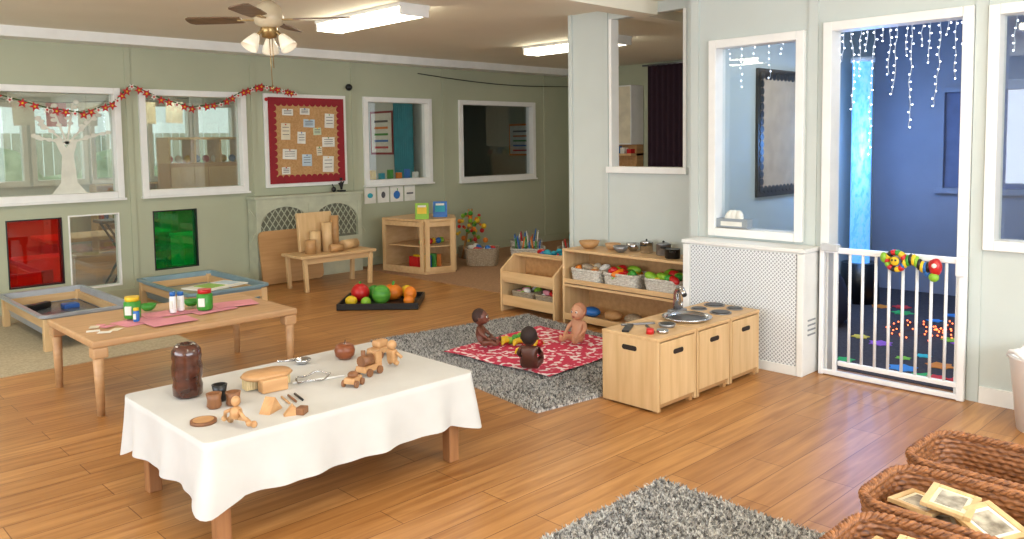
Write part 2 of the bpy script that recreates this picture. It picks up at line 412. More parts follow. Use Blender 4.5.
# ------------------------------------------------------------ toy kitchen
def oval(b,c,w,h,axis,m=dark):
    pts=rrect(w,h,h/2-.001,6)
    if axis=='-y': M=Matrix.Translation(c)@Matrix.Rotation(pi/2,4,'X')
    else: M=Matrix.Translation(c)@Matrix.Rotation(-pi/2,4,'Y')@Matrix.Rotation(pi/2,4,'Z')
    b.prism(pts,.004,m,M)
def kitchen(x0,x1,kind,h=.405):
    b=B('play_kitchen_cupboard',((x0+x1)/2,2.71,.0)); w=x1-x0; d=.38
    b.box((-w/2+.008,0,h/2),(.016,d,h-.021),birchZ,bev=.003); b.box((w/2-.008,0,h/2),(.016,d,h-.021),birchZ,bev=.003)
    b.box((0,0,h-.01),(w+.004,d+.004,.02),birch,bev=.004); b.box((0,.005,.035),(w-.034,d-.03,.03),birchD)
    b.box((0,d/2-.01,h/2),(w-.034,.012,h-.05),birchZ)
    b.box((0,-d/2+.006,h/2+.012),(w-.040,.018,h-.075),birchZ,bev=.003)
    oval(b,(0,-d/2-.0030,h-.09),.09,.026,'-y')
    if kind==0:
        oval(b,(-w/2+.003,0,h-.075),.1,.028,'-x')
        b.cyl((-.1,-.08,h),(-.1,-.08,h+.03),.022,red,.02); b.cyl((-.04,-.12,h),(-.04,-.12,h+.02),.03,chrome,.034)
        b.box((-.09,.08,h+.006),(.17,.04,.012),black,rot=(0,0,.5),bev=.003); b.box((.03,.1,h+.006),(.2,.018,.01),steel,rot=(0,0,-.6),bev=.002)
        b.box((-.02,-.02,h+.006),(.16,.012,.01),black,rot=(0,0,.9),bev=.002)
        b.cyl((.1,-.05,h),(.1,-.05,h+.02),.04,steel,.05); b.cyl((.1,-.05,h+.0205),(.1,-.05,h+.0215),.04,black)
    if kind==1:
        sn=mat('sink_inner',(70,72,76),.3,metal=.6)
        b.cyl((-.02,-.02,h),(-.02,-.02,h+.006),.118,sn,seg=28)
        b.lathe([(.122,h),(.142,h+.012),(.146,h+.02),(.136,h+.022),(.116,h+.006)],(-.02,-.02,0),chrome,28)
        b.box((.1,.13,h+.012),(.11,.07,.02),steel,bev=.004)
        b.tube([(.1,.13,h+.02),(.1,.13,h+.12),(.085,.11,h+.15),(.06,.07,h+.155),(.03,.03,h+.13)],[.026,.022,.02,.018,.016],chrome,10)
        b.cyl((.14,.13,h+.02),(.14,.13,h+.06),.012,chrome)
    if kind==2:
        for dx,dy,r in((-.08,-.07,.065),(.08,-.07,.05),(-.07,.09,.05),(.09,.08,.065)):
            b.cyl((dx,dy,h),(dx,dy,h+.006),r,steel,seg=24); b.cyl((dx,dy,h+.006),(dx,dy,h+.01),r*.85,black,seg=24)
    for sx in(-1,1):
        for sy in(-1,1): b.box((sx*(w/2-.03),sy*(d/2-.03),.01),(.03,.03,.02),birchD)
    return b.done()
kitchen(3.49,3.85,0); kitchen(3.86,4.20,1); kitchen(4.21,4.54,2)

# ------------------------------------------------------------ shelf unit
b=B('play_shelf_unit',(4.96,3.8,0)); D_=.32
for y in(-.59,.59): b.box((0,y,.29),(D_,.02,.58),birchZ,bev=.005)
for z in(.04,.31): b.box((0,0,z),(D_-.01,1.16,.018),birchY)
b.box((.0,0,.59),(D_,1.2,.02),birchY,bev=.004)
b.box((D_/2-.006,0,.3),(.01,1.16,.55),birchD)
for z in (.065,.345): b.box((-D_/2+.008,0,z),(.016,1.16,.035),birchY,bev=.003)
b.done()
def woven_basket(name,loc,w,d,h,m,rz=0,rows=9,cols=72,flare=.12,fill=None,rimr=.012,amp=.004):
    b=B(name,loc,rz); sub=4; n=cols*2
    def skinwall(shr,inv):
        vs=[];fs=[]
        for j in range(rows*sub+1):
            t=j/(rows*sub); sc=1-flare*(1-t); pts=rrect(w*sc-shr,d*sc-shr,min(w,d)*.24,6); c=[0]
            for i in range(len(pts)): c.append(c[-1]+math.dist(pts[i],pts[(i+1)%len(pts)]))
            row=j//sub; ph=(j%sub)/sub
            for k in range(n):
                x,y=pp(c[-1]*k/n,pts,c); l=math.hypot(x,y)
                o=amp*math.sin(pi*ph)*(1.1+.9*math.cos(pi*k/3+(pi if row%2 else 0)))*(-1 if inv else 1)
                vs.append((x+x/l*o,y+y/l*o,t*h+.001+(.006 if inv and j==0 else 0)))
        for j in range(rows*sub):
            for k in range(n):
                q=(j*n+k,j*n+(k+1)%n,(j+1)*n+(k+1)%n,(j+1)*n+k); fs.append(q[::-1] if inv else q)
        fs.append(tuple(range(n)) if inv else tuple(reversed(range(n))))
        b.raw(vs,fs,m)
    skinwall(0,False); skinwall(.018,True)
    pts=rrect(w-.009,d-.009,min(w,d)*.24,6); c=[0]
    for i in range(len(pts)): c.append(c[-1]+math.dist(pts[i],pts[(i+1)%len(pts)]))
    for ph in(0,2*pi/3,4*pi/3):
        q=[]; NN=200; tw=round(c[-1]/.06)
        for k in range(NN):
            x,y=pp(c[-1]*k/NN,pts,c); l=math.hypot(x,y); a=2*pi*tw*k/NN+ph
            q.append((x*(1+rimr*.55*math.cos(a)/l),y*(1+rimr*.55*math.cos(a)/l),h+rimr*.55*math.sin(a)))
        b.tube(q,rimr*.55,m,6,True)
    if fill: fill(b,w,d,h)
    return b.done()
wick=mat('wicker_brown',(172,112,66),.5,col2=(88,50,28),scale=(40,40,130),ramp=(.3,.65))
wickw=mat('wicker_white',(214,210,198),.7,col2=(180,172,158),scale=(60,60,90))
wickg=mat('wicker_grey',(176,160,136),.7,col2=(140,122,98),scale=(60,60,90))
def veg(cols,seed,n=14,s=.035):
    def f_(b,w,d,h):
        r=random.Random(seed)
        b.box((0,0,h*.55),(w*.75,d*.75,h*.3),cols[0],bev=.01)
        for i in range(n):
            m=r.choice(cols); x,y=r.uniform(-.36,.36)*w,r.uniform(-.36,.36)*d
            b.sph((x,y,h*.85+r.uniform(0,s)),(s*r.uniform(.7,1.5),s*r.uniform(.6,1),s*r.uniform(.5,.8)),m,rot=(r.uniform(-.5,.5),r.uniform(-.5,.5),r.uniform(0,3)),seg=10)
    return f_
def bookfill(cols,seed):
    def f_(b,w,d,h):
        r=random.Random(seed)
        b.box((0,0,h*.4),(w*.75,d*.75,h*.2),cols[0])
        for k in range(8):
            y=-d*.34+d*.68*k/7; hh=r.uniform(.18,.26); b.box((r.uniform(-.02,.02),y,h*.45+hh/2),(w*.6,.014,hh),cols[k%len(cols)],rot=(r.uniform(-.2,.2),0,0))
            b.box((0,y-.009,h*.5+hh*.62),(w*.4,.004,hh*.2),paper)
    return f_
shz=.32
woven_basket('storage_basket',(4.93,4.19,shz),.24,.3,.12,wickw,fill=veg([paper,wickg,birch,paper2,orange],1,20,.04))
woven_basket('storage_basket',(4.93,3.85,shz),.24,.32,.12,wickw,fill=veg([red,green,lime,red,yellow,orange],2,24,.045))
woven_basket('storage_basket',(4.93,3.46,shz),.24,.32,.12,wickw,fill=veg([green,lime,blue,red,green,yellow],3,24,.045))
b=B('toy_bread_loaves',(4.95,3.8,.05))
for k,(y,m) in enumerate([(-.4,birchD),(-.22,red),(.0,wickg),(.2,birchD),(.42,blue)]): b.sph((0,y,.04),(.06,.08,.04),m,seg=14)
b.done()
def bowl(name,loc,r,h,m):
    b=B(name,loc); b.lathe([(r*.45,0),(r*.8,h*.35),(r,h),(r*.93,h),(r*.7,h*.4),(0.0001,h*.15)],(0,0,0),m,24); b.done()
bowl('wooden_bowl',(4.95,4.24,.601),.085,.06,birchD)
bowl('wooden_bowl',(5.0,4.04,.601),.065,.05,oak)
bowl('metal_bowl',(4.92,3.90,.601),.06,.05,steel)
bowl('metal_bowl',(5.05,3.88,.601),.055,.06,chrome)
def pot(name,loc,r,h,m,lid=True,rz=0):
    b=B(name,loc,rz); b.lathe([(r*.9,0),(r,h*.1),(r,h),(r*1.05,h),(r*.9,h-.002),(0.0001,h-.004)],(0,0,0),m,24)
    if lid: b.lathe([(r*1.02,h),(r*.7,h*1.15),(.0001,h*1.2)],(0,0,0),m,24); b.sph((0,0,h*1.25),r*.16,black)
    for s in(-1,1): b.tube([(s*r,-.02,h*.8),(s*(r+.025),-.015,h*.8),(s*(r+.025),.015,h*.8),(s*r,.02,h*.8)],.005,black)
    b.done()
pot('toy_saucepan',(5.0,3.56,.601),.055,.08,steel,rz=.6)
pot('toy_saucepan',(4.90,3.41,.601),.055,.07,black,False,rz=.6)
pot('toy_saucepan',(5.02,3.73,.601),.05,.08,chrome,rz=.2)
b=B('toy_teapot',(5.0,3.26,.601)); b.lathe([(.035,0),(.058,.024),(.062,.055),(.045,.085),(.0001,.095)],(0,0,0),black,20); b.sph((0,0,.1),.011,black)
b.tube([(0,.05,.03),(0,.075,.05),(0,.085,.07)],[.01,.007,.006],black); b.tube([(.05,0,.08),(.03,0,.12),(-.03,0,.12),(-.05,0,.08)],.005,black); b.done(1.05)
b=B('wooden_book_bin',(4.95,4.8,0))
for y in(-.31,.31):
    b.prism([(-.16,0),(.15,0),(.15,.48),(.0,.48),(-.16,.36)],.018,birchZ,Matrix.Translation((0,y+.009,0))@Matrix.Rotation(pi/2,4,'X'))
b.box((0,0,.06),(.3,.6,.016),birchY); b.box((0,0,.26),(.28,.6,.016),birchY); b.box((.14,0,.25),(.014,.6,.46),birchD)
b.box((-.15,0,.1),(.014,.6,.09),birchY,bev=.003); b.box((-.15,0,.31),(.014,.6,.08),birchY,bev=.003); b.box((.07,0,.475),(.13,.6,.016),birchY)
b.done()
woven_basket('storage_basket',(4.94,4.93,.07),.2,.24,.1,wickg,fill=veg([pink,paper,lime,pink],5,14))
woven_basket('storage_basket',(4.94,4.65,.07),.2,.24,.1,wickg,fill=veg([orange,paper,red,pink],6,14))

# ------------------------------------------------------------ radiator covers
perf=perforated()
b=B('radiator_cover',(4.66,2.72,0))
b.bx(0,.195,-.43,.43,.0,.76,white,.008)
b.bx(-.006,-.0005,-.38,.37,.06,.75,perf)
b.bx(-.014,-.0005,-.43,-.39,.0,.755,white,.004); b.bx(-.014,-.0005,.38,.43,.0,.755,white,.004); b.bx(-.018,.195,-.44,.44,.761,.785,white,.004); b.bx(-.012,-.0005,-.389,.379,0,.06,white,.003)
for k in range(4): b.box((.1,-.4315,.25+.03*k),(.1,.003,.01),mat('vent_grey',(150,152,154),.6))
b.done()
lat=mat('lattice_grille',(120,122,104),.6)
coverm=mat('cover_paint',(192,196,172),.5)
b=B('radiator_cover',(4.64,8.08,0))
b.bx(-.67,.67,-.1,.1,.89,.92,coverm,.005)
b.bx(-.65,-.6,-.09,.1,0,.89,coverm); b.bx(.6,.65,-.09,.1,0,.89,coverm)
b.bx(-.6,.6,-.09,-.07,.0,.42,coverm); b.bx(-.6,.6,-.09,-.07,.82,.89,coverm); b.bx(-.03,.03,-.09,-.07,.42,.82,coverm)
b.bx(-.6,.6,-.05,-.04,.4,.84,lat)
for cx in(-.315,.315):
    for k in range(9):
        x=cx-.28+k*.07; b.box((x,-.062,.62),(.008,.008,.42),coverm,rot=(0,.6,0)); b.box((x,-.066,.62),(.008,.008,.42),coverm,rot=(0,-.6,0))
    pts=[(cx-.284,.6)]+[(cx+.284*math.cos(pi-a*pi/12),.6+.2*math.sin(a*pi/12)) for a in range(1,12)]+[(cx+.284,.6),(cx+.284,.819),(cx-.284,.819)]
    b.prism(pts,.015,coverm,Matrix.Translation((0,-.071,0))@Matrix.Rotation(pi/2,4,'X'))
b.done()

# ------------------------------------------------------------ notice board
b=B('notice_board',(4.72,8.165,1.51))
b.bx(-.51,.51,0,.03,-.51,.51,white,.005)
b.bx(-.46,.46,-.008,0,-.465,.465,cork)
for s in(-1,1):
    b.bx(-.47,.47,-.014,-.008,s*.44-.03,s*.44+.03,redm); b.bx(s*.44-.03,s*.44+.03,-.014,-.008,-.41,.41,redm)
for k in range(13):
    t=-.42+k*.07
    for s in(-1,1):
        b.cyl((t,-.0145,s*.41),(t,-.008,s*.41),.035,redm,seg=12); b.cyl((s*.41,-.0152,t),(s*.41,-.008,t),.035,redm,seg=12)
rr=random.Random(5)
pb=mat('paper_blue',(196,214,226),.8); pg=mat('paper_green',(208,222,190),.8)
for i,(x,z,w,h) in enumerate([(-.24,.31,.13,.07),(-.03,.32,.12,.07),(.02,.19,.14,.09),(.28,.22,.12,.16),(-.27,.1,.11,.18),(-.08,.03,.10,.13),(.12,.1,.1,.08),(.26,-.02,.16,.11),(-.23,-.15,.17,.11),(-.02,-.22,.12,.13),(.25,-.27,.14,.18),(.14,-.12,.07,.1),(-.28,-.33,.1,.08)]):
    b.box((x,-.012,z),(w,.003,h),[paper,paper,pb,paper,paper2,paper,pg][i%7],rot=(0,rr.uniform(-.06,.06),0))
    for q in range(3): b.box((x,-.0142,z+h*(.25-.22*q)),(w*.7,.001,.006),ink)
    b.sph((x,-.015,z+h*.42),.008,[red,blue,yellow,green][i%4],seg=6)
b.done()

# ------------------------------------------------------------ garland
b=B('flower_garland',(0,8.1,0))
ctrl=[(1.2,2.06),(1.5,1.93),(1.72,1.93),(2.1,1.82),(2.4,1.78),(2.65,1.87),(2.83,2.05),(3.1,1.93),(3.4,1.85),(3.7,1.90),(3.95,2.03),(4.15,2.1),(4.4,2.06),(4.6,2.02)]
line=[]
for (x0,z0),(x1,z1) in zip(ctrl,ctrl[1:]):
    for k in range(4): line.append((x0+(x1-x0)*k/4,0,z0+(z1-z0)*k/4))
b.tube(line,.006,mat('green_cord',(60,90,40),.8),5)
gr=mat('garland_red',(190,24,34),.6); gw=mat('garland_white',(235,225,215),.7)
for i,p in enumerate(line):
    m=gr if i%3 else gw; s=.044 if i%3 else .033; ro_=rr.uniform(0,1)
    pts=[((s if k%2==0 else s*.45)*math.cos(ro_+k*pi/5),(s if k%2==0 else s*.45)*math.sin(ro_+k*pi/5)) for k in range(10)]
    b.prism(pts,.008,m,Matrix.Translation((p[0],-.005,p[2]-.02))@Matrix.Rotation(pi/2,4,'X'))
    b.sph((p[0],-.014,p[2]-.02),.01,yellow if i%3 else red,seg=8)
for x,z in((4.15,2.05),(4.2,1.95)): b.sph((x,-.01,z),.02,gr,seg=8)
b.done()

# ------------------------------------------------------------ ceiling fan
b=B('ceiling_fan',(2.55,4.84,0))
brass=mat('antique_brass',(170,140,90),.3,metal=.7); blade=wood('fan_blade',(124,98,70),(96,72,50),'x')
glow=mat('frosted_shade',(250,240,215),.3,emit=.3)
b.cyl((0,0,2.5),(0,0,2.42),.07,white,.05); b.cyl((0,0,2.45),(0,0,2.36),.02,brass)
b.lathe([(.05,2.2),(.085,2.225),(.095,2.27),(.08,2.33),(.03,2.37),(.0001,2.372)],(0,0,0),mat('fan_cream',(206,190,158),.35),24)
b.lathe([(.0001,2.13),(.045,2.14),(.055,2.19),(.05,2.21)],(0,0,0),brass,20)
for k in range(4):
    a=math.radians(-47+90*k); ca,sa=math.cos(a),math.sin(a)
    M=Matrix.Rotation(a,4,'Z')@Matrix.Translation((0,0,2.25))@Matrix.Rotation(.18,4,'X')
    b.prism([(.17,-.05),(.3,-.06),(.5,-.062),(.525,-.04),(.53,0),(.525,.04),(.5,.062),(.3,.06),(.17,.05)],.008,blade,M)
    b.box((.14*ca,.14*sa,2.25),(.12,.03,.008),brass,rot=(0,0,a))
for k in range(3):
    a=math.radians(60+120*k); ca,sa=math.cos(a),math.sin(a)
    b.tube([(0,0,2.17),(.06*ca,.06*sa,2.17),(.09*ca,.09*sa,2.14)],.01,brass)
    q=V((ca*.55,sa*.55,-.8)).to_track_quat('Z','Y').to_euler()
    b.lathe([(.02,0),(.03,.02),(.045,.06),(.055,.1),(.052,.1),(.04,.05),(.0001,.02)],(.085*ca,.085*sa,2.15),glow,16,rot=q)
b.tube([(0,0,2.14),(.01,0,1.83)],.003,brass,5); b.sph((.01,0,1.82),.012,brass,seg=8)
b.tube([(.03,.02,2.14),(.035,.02,1.95)],.003,brass,5)
b.done()

# ------------------------------------------------------------ safety gate
b=B('safety_gate',(4.815,1.85,0))
y0,y1=-.39,.40
b.box((0,y1,.40),(.03,.03,.80),whiteP,bev=.006); b.box((0,y0,.40),(.03,.04,.80),whiteP,bev=.006)
b.box((0,y1-.085,.41),(.025,.025,.76),whiteP,bev=.005)
b.box((0,0,.02),(.028,y1-y0,.03),whiteP,bev=.006)
b.box((0,.0,.775),(.028,y1-y0-.02,.035),whiteP,bev=.006); b.box((0,-.04,.085),(.024,y1-y0-.12,.03),whiteP,bev=.006)
n=8
for k in range(n):
    y=y0+.085+(y1-y0-.255)*k/(n-1); b.cyl((0,y,.085),(0,y,.765),.009,whiteP,seg=10)
b.box((-.005,y1-.05,.79),(.05,.11,.045),mat('gate_grey',(196,198,200),.4),bev=.008)
b.box((-.005,y0+.01,.74),(.045,.05,.10),whiteP,bev=.008)
b.done()
b=B('caterpillar_gate_toy',(4.785,1.74,.765))
segm=[red,yellow,black,red,green,yellow,red,black,blue,red,yellow,black,red,lime]
for k in range(14):
    a=k*2*pi/14; b.sph((-.01,.06+.048*math.cos(a),-.015+.048*math.sin(a)),(.024,.018,.026),segm[k],rot=(a,0,0),seg=10)
b.sph((-.03,.06,-.015),(.014,.026,.026),yellow); b.sph((-.045,.07,-.008),.006,black,seg=8); b.sph((-.045,.05,-.008),.006,black,seg=8)
for k in range(10):
    t=k/9; b.sph((-.01,.01-.14*t,-.02+.02*math.sin(t*6)),(.026,.017,.034),segm[(k*3+1)%14],seg=10)
b.sph((-.02,-.155,-.03),(.03,.034,.05),red); b.sph((-.045,-.155,-.02),(.008,.014,.014),paper); b.sph((-.03,-.15,-.085),(.018,.028,.026),lime); b.sph((-.01,-.11,-.07),(.015,.02,.02),blue)
b.sph((-.02,.125,.0),(.02,.02,.03),lime)
b.done()

# ------------------------------------------------------------ side room things
b=B('bubble_tube_lamp',(7.18,3.02,0.006))
bt=mat('bubble_blue',(90,165,240),.2,emit=1.3,col2=(190,225,255),scale=(30,30,14))
b.cyl((0,0,0),(0,0,.35),.17,black,.15,24); b.cyl((0,0,.35),(0,0,2.1),.083,bt,seg=24); b.cyl((0,0,2.1),(0,0,2.14),.1,whiteP,seg=24); b.done()
b=B('display_board',(6.12,3.235,1.5)); b.box((0,0,0),(.70,.025,1.0),black); b.box((0,-.014,0),(.62,.006,.9),mat('tan_paper',(206,178,148),.9))
for k in range(16):
    for s in(-1,1): b.cyl((s*.3,-.0175,-.44+k*.0587),(s*.3,-.012,-.44+k*.0587),.03,black,seg=10)
for k in range(11):
    for s in(-1,1): b.cyl((-.3+k*.06,-.0185,s*.44),(-.3+k*.06,-.012,s*.44),.03,black,seg=10)
b.done()
fl=mat('fairy_bulb',(235,240,255),.5,emit=9); cord=mat('white_cord',(215,220,230),.6)
b=B('icicle_fairy_lights',(5.05,0,0))
rr=random.Random(11)
def strands(y0,y1,n,zt,ls):
    b.tube([(0,y0,zt),(0,(y0+y1)/2,zt-.01),(0,y1,zt)],.003,cord,5)
    for k in range(n):
        y=y0+(y1-y0)*(k+.5)/n; L_=ls[k%len(ls)]; pts=[]
        q=int(L_/.045)+1; dr=0
        for j in range(q+1):
            dr+=rr.uniform(-.008,.008); pts.append((rr.uniform(-.01,.01),y+dr,zt-L_*j/q))
        b.tube(pts,.0022,cord,4)
        for p in pts[1:]: b.sph((p[0],p[1]+rr.uniform(-.012,.012),p[2]),.0042,fl,seg=6)
strands(1.4,2.35,21,2.13,[.3,.12,.72,.2,.35,.1,.5,.25,.15,.62,.2,.42,.3,.1,.78,.15,.3,.5,.2]); strands(2.4,3.1,7,2.11,[.2,.3,.1,.25,.12,.3,.1]); strands(.5,1.35,10,2.11,[.5,.3,.4,.2,.6,.35])
b.done()
b=B('tissue_box',(4.895,2.91,.856)); b.box((0,-.0,.033),(.07,.24,.062),mat('tissue_card',(150,158,164),.6),bev=.003); b.box((-.036,.0,.03),(.002,.16,.03),paper)
for a in(-.04,0,.035): b.sph((0,a,.08),(.02,.032,.045),paper,rot=(a*12,.3,0),seg=8)
b.done()
rr=random.Random(4)
b=B('coloured_floor_spots',(6.1,2.1,.0065))
fp=[mat('spot_red',(235,60,60),.7),mat('spot_blue',(70,150,230),.7),mat('spot_lime',(150,220,70),.7),mat('spot_orange',(245,150,50),.7),mat('spot_green',(60,190,100),.7),mat('spot_purple',(170,100,210),.6),mat('spot_teal',(60,200,210),.6),mat('spot_yellow',(245,220,80),.6)]
for i in range(34):
    x,y=rr.uniform(-1.0,1.2),rr.uniform(-.8,.75); r0=rr.uniform(.05,.1); q=rr.uniform(0,1)
    b.prism([((r0*(1 if k%2 else .7))*math.cos(q+k*pi/6),(r0*(1 if k%2 else .7))*math.sin(q+k*pi/6)) for k in range(12)],.003+.0004*(i%9),fp[i%8],Matrix.Translation((x,y,.0)))
b.done()
b=B('floor_fairy_lights',(6.4,2.12,.014)); am=mat('amber_bulb',(255,110,60),.5,emit=5)
pts=[]
for i in range(75):
    a=rr.uniform(0,2*pi); r0=rr.uniform(0,1)**.7
    pts.append((.42*r0*math.cos(a),.34*r0*math.sin(a),.004))
pts.sort(key=lambda p:math.atan2(p[1],p[0])*3//1+p[0]*.1)
b.tube(pts,.0015,mat('amber_cord',(110,60,40),.7),4)
for p in pts: b.sph((p[0],p[1],.009),.006,am,seg=6)
b.done()
b=B('beanbag',(6.1,2.93,.006)); bb=mat('beanbag_dark',(40,42,60),.9)
b.lathe([(.2,0),(.27,.06),(.28,.18),(.22,.36),(.12,.5),(.05,.56),(.0001,.57)],(0,0,0),bb,24,wob=lambda a,z:1+.05*math.sin(a*5+z*6)); b.done()

# things beyond partition
b=B('storage_cupboard',(8.95,7.05,0.006))
b.bx(-.14,.14,-.25,.3,1.4,2.2,white,.006); b.bx(-.15,-.14,-.24,.02,1.42,2.18,paper2); b.bx(-.15,-.14,.03,.28,1.42,2.18,paper2)
b.bx(-.14,.14,-.25,.5,.0,.9,birchZ); b.bx(-.14,.14,-.25,.5,1.25,1.28,birchY); b.bx(-.02,.13,-.25,.5,.9,1.4,birchD)
for k in range(6): b.bx(-.12,-.03,-.23+k*.11,-.16+k*.11,1.28,1.28+.06+.02*(k%3),[red,paper,blue,yellow,green,orange,paper2][k])
b.done()
b=B('dark_curtain',(9.0,6.35,0)); cur=mat('purple_curtain',(52,30,44),.9)
vs=[];fs=[];n=60
for j in(0,1):
    for k in range(n+1): vs.append((.03*math.sin(k*.9),-.45+.75*k/n,[.1,2.45][j]))
for k in range(n): fs.append((k,k+1,n+2+k,n+1+k))
b.raw(vs,fs,cur); b.cyl((0,-.5,2.46),(0,.4,2.46),.012,steel); b.done()

# next room
b=B('teal_curtain',(6.75,9.12,0)); vs=[];fs=[]
for j in(0,1):
    for k in range(n+1): vs.append((.03*math.sin(k*.9),-.2+.4*k/n,[.9,2.3][j]))
for k in range(n): fs.append((k,k+1,n+2+k,n+1+k))
b.raw(vs,fs,teal); b.cyl((0,-.25,2.31),(0,.35,2.31),.012,steel); b.done()
def poster(loc,w,h,c,rz):
    b=B('wall_poster',loc,rz); b.bx(-w/2,w/2,-.01,0,-h/2,h/2,c); b.bx(-w/2+.03,w/2-.03,-.014,-.01,-h/2+.03,h/2-.03,paper)
    for k in range(5): b.bx(-w*.3,w*.3,-.018,-.014,-h*.36+k*h*.15,-h*.31+k*h*.15,[red,blue,green,orange,ink][k])
    b.done()
poster((6.84,9.75,1.62),.55,.62,redm,-pi/2); poster((6.84,8.62,1.6),.34,.6,yellow,-pi/2); poster((6.84,10.5,1.6),.5,.7,pb,-pi/2)
poster((4.45,12.49,1.6),.2,.3,redm,0); poster((6.3,12.49,1.6),.5,.7,redm,0); poster((9.09,9.2,1.5),.5,.5,orange,-pi/2)
b=B('low_wooden_table',(3.0,9.6,0)); b.box((0,0,.5),(1.3,.7,.04),birch,bev=.01)
for sx in(-1,1):
    for sy in(-1,1): b.cyl((sx*.58,sy*.28,0),(sx*.58,sy*.28,.49),.025,birchD)
b.done()
b=B('black_folding_stand',(2.95,8.85,0))
for s in(-1,1): b.tube([(-.2,s*.1,0),(.2,s*.1,.7)],.012,black); b.tube([(.2,s*.1,0),(-.2,s*.1,.7)],.012,black)
b.box((0,0,.71),(.5,.3,.03),black,bev=.005); b.done()
b=B('white_toy_chest',(3.7,8.75,0)); b.box((0,0,.25),(.5,.35,.5),white,bev=.01); b.box((0,0,.51),(.52,.37,.03),paper,bev=.005)
for k in range(4): b.box((-.18+k*.12,-.178,.28),(.09,.006,.3),[paper,yellow,paper2,orange][k])
b.done()
b=B('white_toy_chest',(2.15,8.75,0)); b.box((0,0,.2),(.5,.35,.4),white,bev=.01); b.box((0,0,.41),(.52,.37,.03),paper,bev=.005)
for k in range(3): b.box((-.16+k*.16,-.178,.2),(.1,.006,.22),[paper2,ink,orange][k])
b.done()
b=B('wooden_dresser',(4.55,10.6,0)); b.bx(-.5,.5,-.2,.2,.0,1.25,birchD,.005); b.bx(-.48,-.01,-.215,-.2,.65,1.2,birchZ); b.bx(.01,.48,-.215,-.2,.65,1.2,birchZ)
for x in(-.5,-.17,.17,.49): b.bx(x,x+.02,-.2,.2,1.25,1.55,birch)
b.bx(-.5,.51,-.2,.2,1.55,1.58,birch)
for k in range(8): b.sph((-.42+k*.12,0,1.3),.05,[red,paper,yellow,blue][k%4],seg=8)
b.done()
b=B('window_sill_toys',(5.99,8.32,1.02)) 
for k in range(7): b.box((-.4+k*.13,.05,.04+.02*(k%2)),(.06,.06,.08+.04*(k%2)),[red,yellow,teal,green,orange,blue,paper][k],bev=.005)
b.bx(-.46,.46,.0,.12,-.03,0,white); b.done()
b=B('hanging_papers',(2.9,10.8,0)); b.tube([(-1.6,0,2.1),(0,0,2.0),(1.6,0,2.1)],.004,ink,4)
for k in range(9): b.box((-1.4+k*.35,0,1.86+.05*abs(k-4)/4),(.22,.003,.28),[paper,pb,paper2,paper,pink][k%5],rot=(0,.05*(k%3-1),0))
b.done()
b=B('bookcase',(4.6,12.25,0)); b.bx(-.9,.9,.1,.12,0,.95,birchD)
for x in(-.9,0,.9): b.bx(x-.01,x+.01,-.15,.12,0,.95,birchZ)
for z in(.02,.4,.94): b.bx(-.9,.9,-.15,.12,z-.01,z+.01,birch)
for k in range(30):
    x=-.85+k*.057; b.bx(x,x+.045,-.1,.08,.41,.68+.03*(k%4),[red,blue,paper,green,yellow,paper2][k%6])
b.done()
b=B('garden_hedge',(3.2,16,0)); hg=mat('hedge_leaves',(196,208,170),.9,col2=(120,146,96),scale=(5,5,5),bump=.8,bscale=20)
for k in range(10): b.sph((-2.5+k*.9,0,.5),(.7,.4,.75+.25*math.sin(k*2.7)),hg)
b.done()
b=B('garden_fence',(3.2,17,0)); fc=mat('fence_pale',(216,210,190),.8)
for k in range(70): b.bx(-5+k*.17,-5+k*.17+.15,0,.02,-.2,1.75,fc)
b.done()
b=B('outside_ground',(2,16,-.2)); b.bx(-8,8,-3.3,8,-.1,0,mat('paving',(190,190,176),.9)); b.done()
b=B('tree_window_sticker',(2.28,8.24,1.04)); tw=mat('sticker_white',(226,226,212),.8)
b.prism([(-.14,0),(.16,0),(.08,.1),(.06,.35),(.1,.5),(.05,.5),(.0,.42),(-.05,.52),(-.1,.5),(-.04,.35),(-.06,.1)],.001,tw,Matrix.Rotation(pi/2,4,'X'))
for a,l in((.3,.34),(.8,.36),(1.4,.38),(1.9,.36),(2.4,.34),(2.9,.3)):
    b.box((.01+l/2*math.cos(a),0,.46+l/2*math.sin(a)),(l,.001,.018),tw,rot=(0,-a,0))
    for k in range(5):
        b.sph((.01+l*(.5+.13*k)*math.cos(a)+.03*math.sin(k*5),0,.46+l*(.5+.13*k)*math.sin(a)),(.028,.001,.018),tw,seg=8)
b.done()

# ------------------------------------------------------------ trays left
def watertray(name,x0,x1,y0,y1,rim,blu,z0=.006):
    b=B(name,((x0+x1)/2,(y0+y1)/2,z0)); w,d=x1-x0,y1-y0; h=.265
    for sx in(-1,1):
        for sy in(-1,1): b.box((sx*(w/2-.05),sy*(d/2-.05),.1175),(.05,.05,.235),birchZ,bev=.004)
    for s in(-1,1): b.box((0,s*(d/2-.05),.19),(w-.1,.025,.06),birch); b.box((s*(w/2-.05),0,.19),(.025,d-.1,.06),birchY)
    o=rrect(w,d,.06); i1=rrect(w-.06,d-.06,.05); i2=rrect(w-.14,d-.14,.05); n=len(o)
    vs=[(x,y,h-.02) for x,y in o]+[(x,y,h) for x,y in o]+[(x,y,h) for x,y in i1]+[(x,y,.09) for x,y in i2]
    fs=[]
    for r in range(3):
        for k in range(n): fs.append((r*n+k,r*n+(k+1)%n,(r+1)*n+(k+1)%n,(r+1)*n+k))
    fs.append(tuple(range(3*n,4*n)))
    b.raw(vs,fs,rim,False)
    b.prism(rrect(w-.12,d-.12,.05),.004,blu,Matrix.Translation((0,0,.15)))
    return b
sand=mat('sand_water',(100,104,110),.25,col2=(80,86,94))
b=watertray('sand_tray',1.55,2.20,6.42,7.7,mat('tray_grey',(160,166,174),.3),sand)
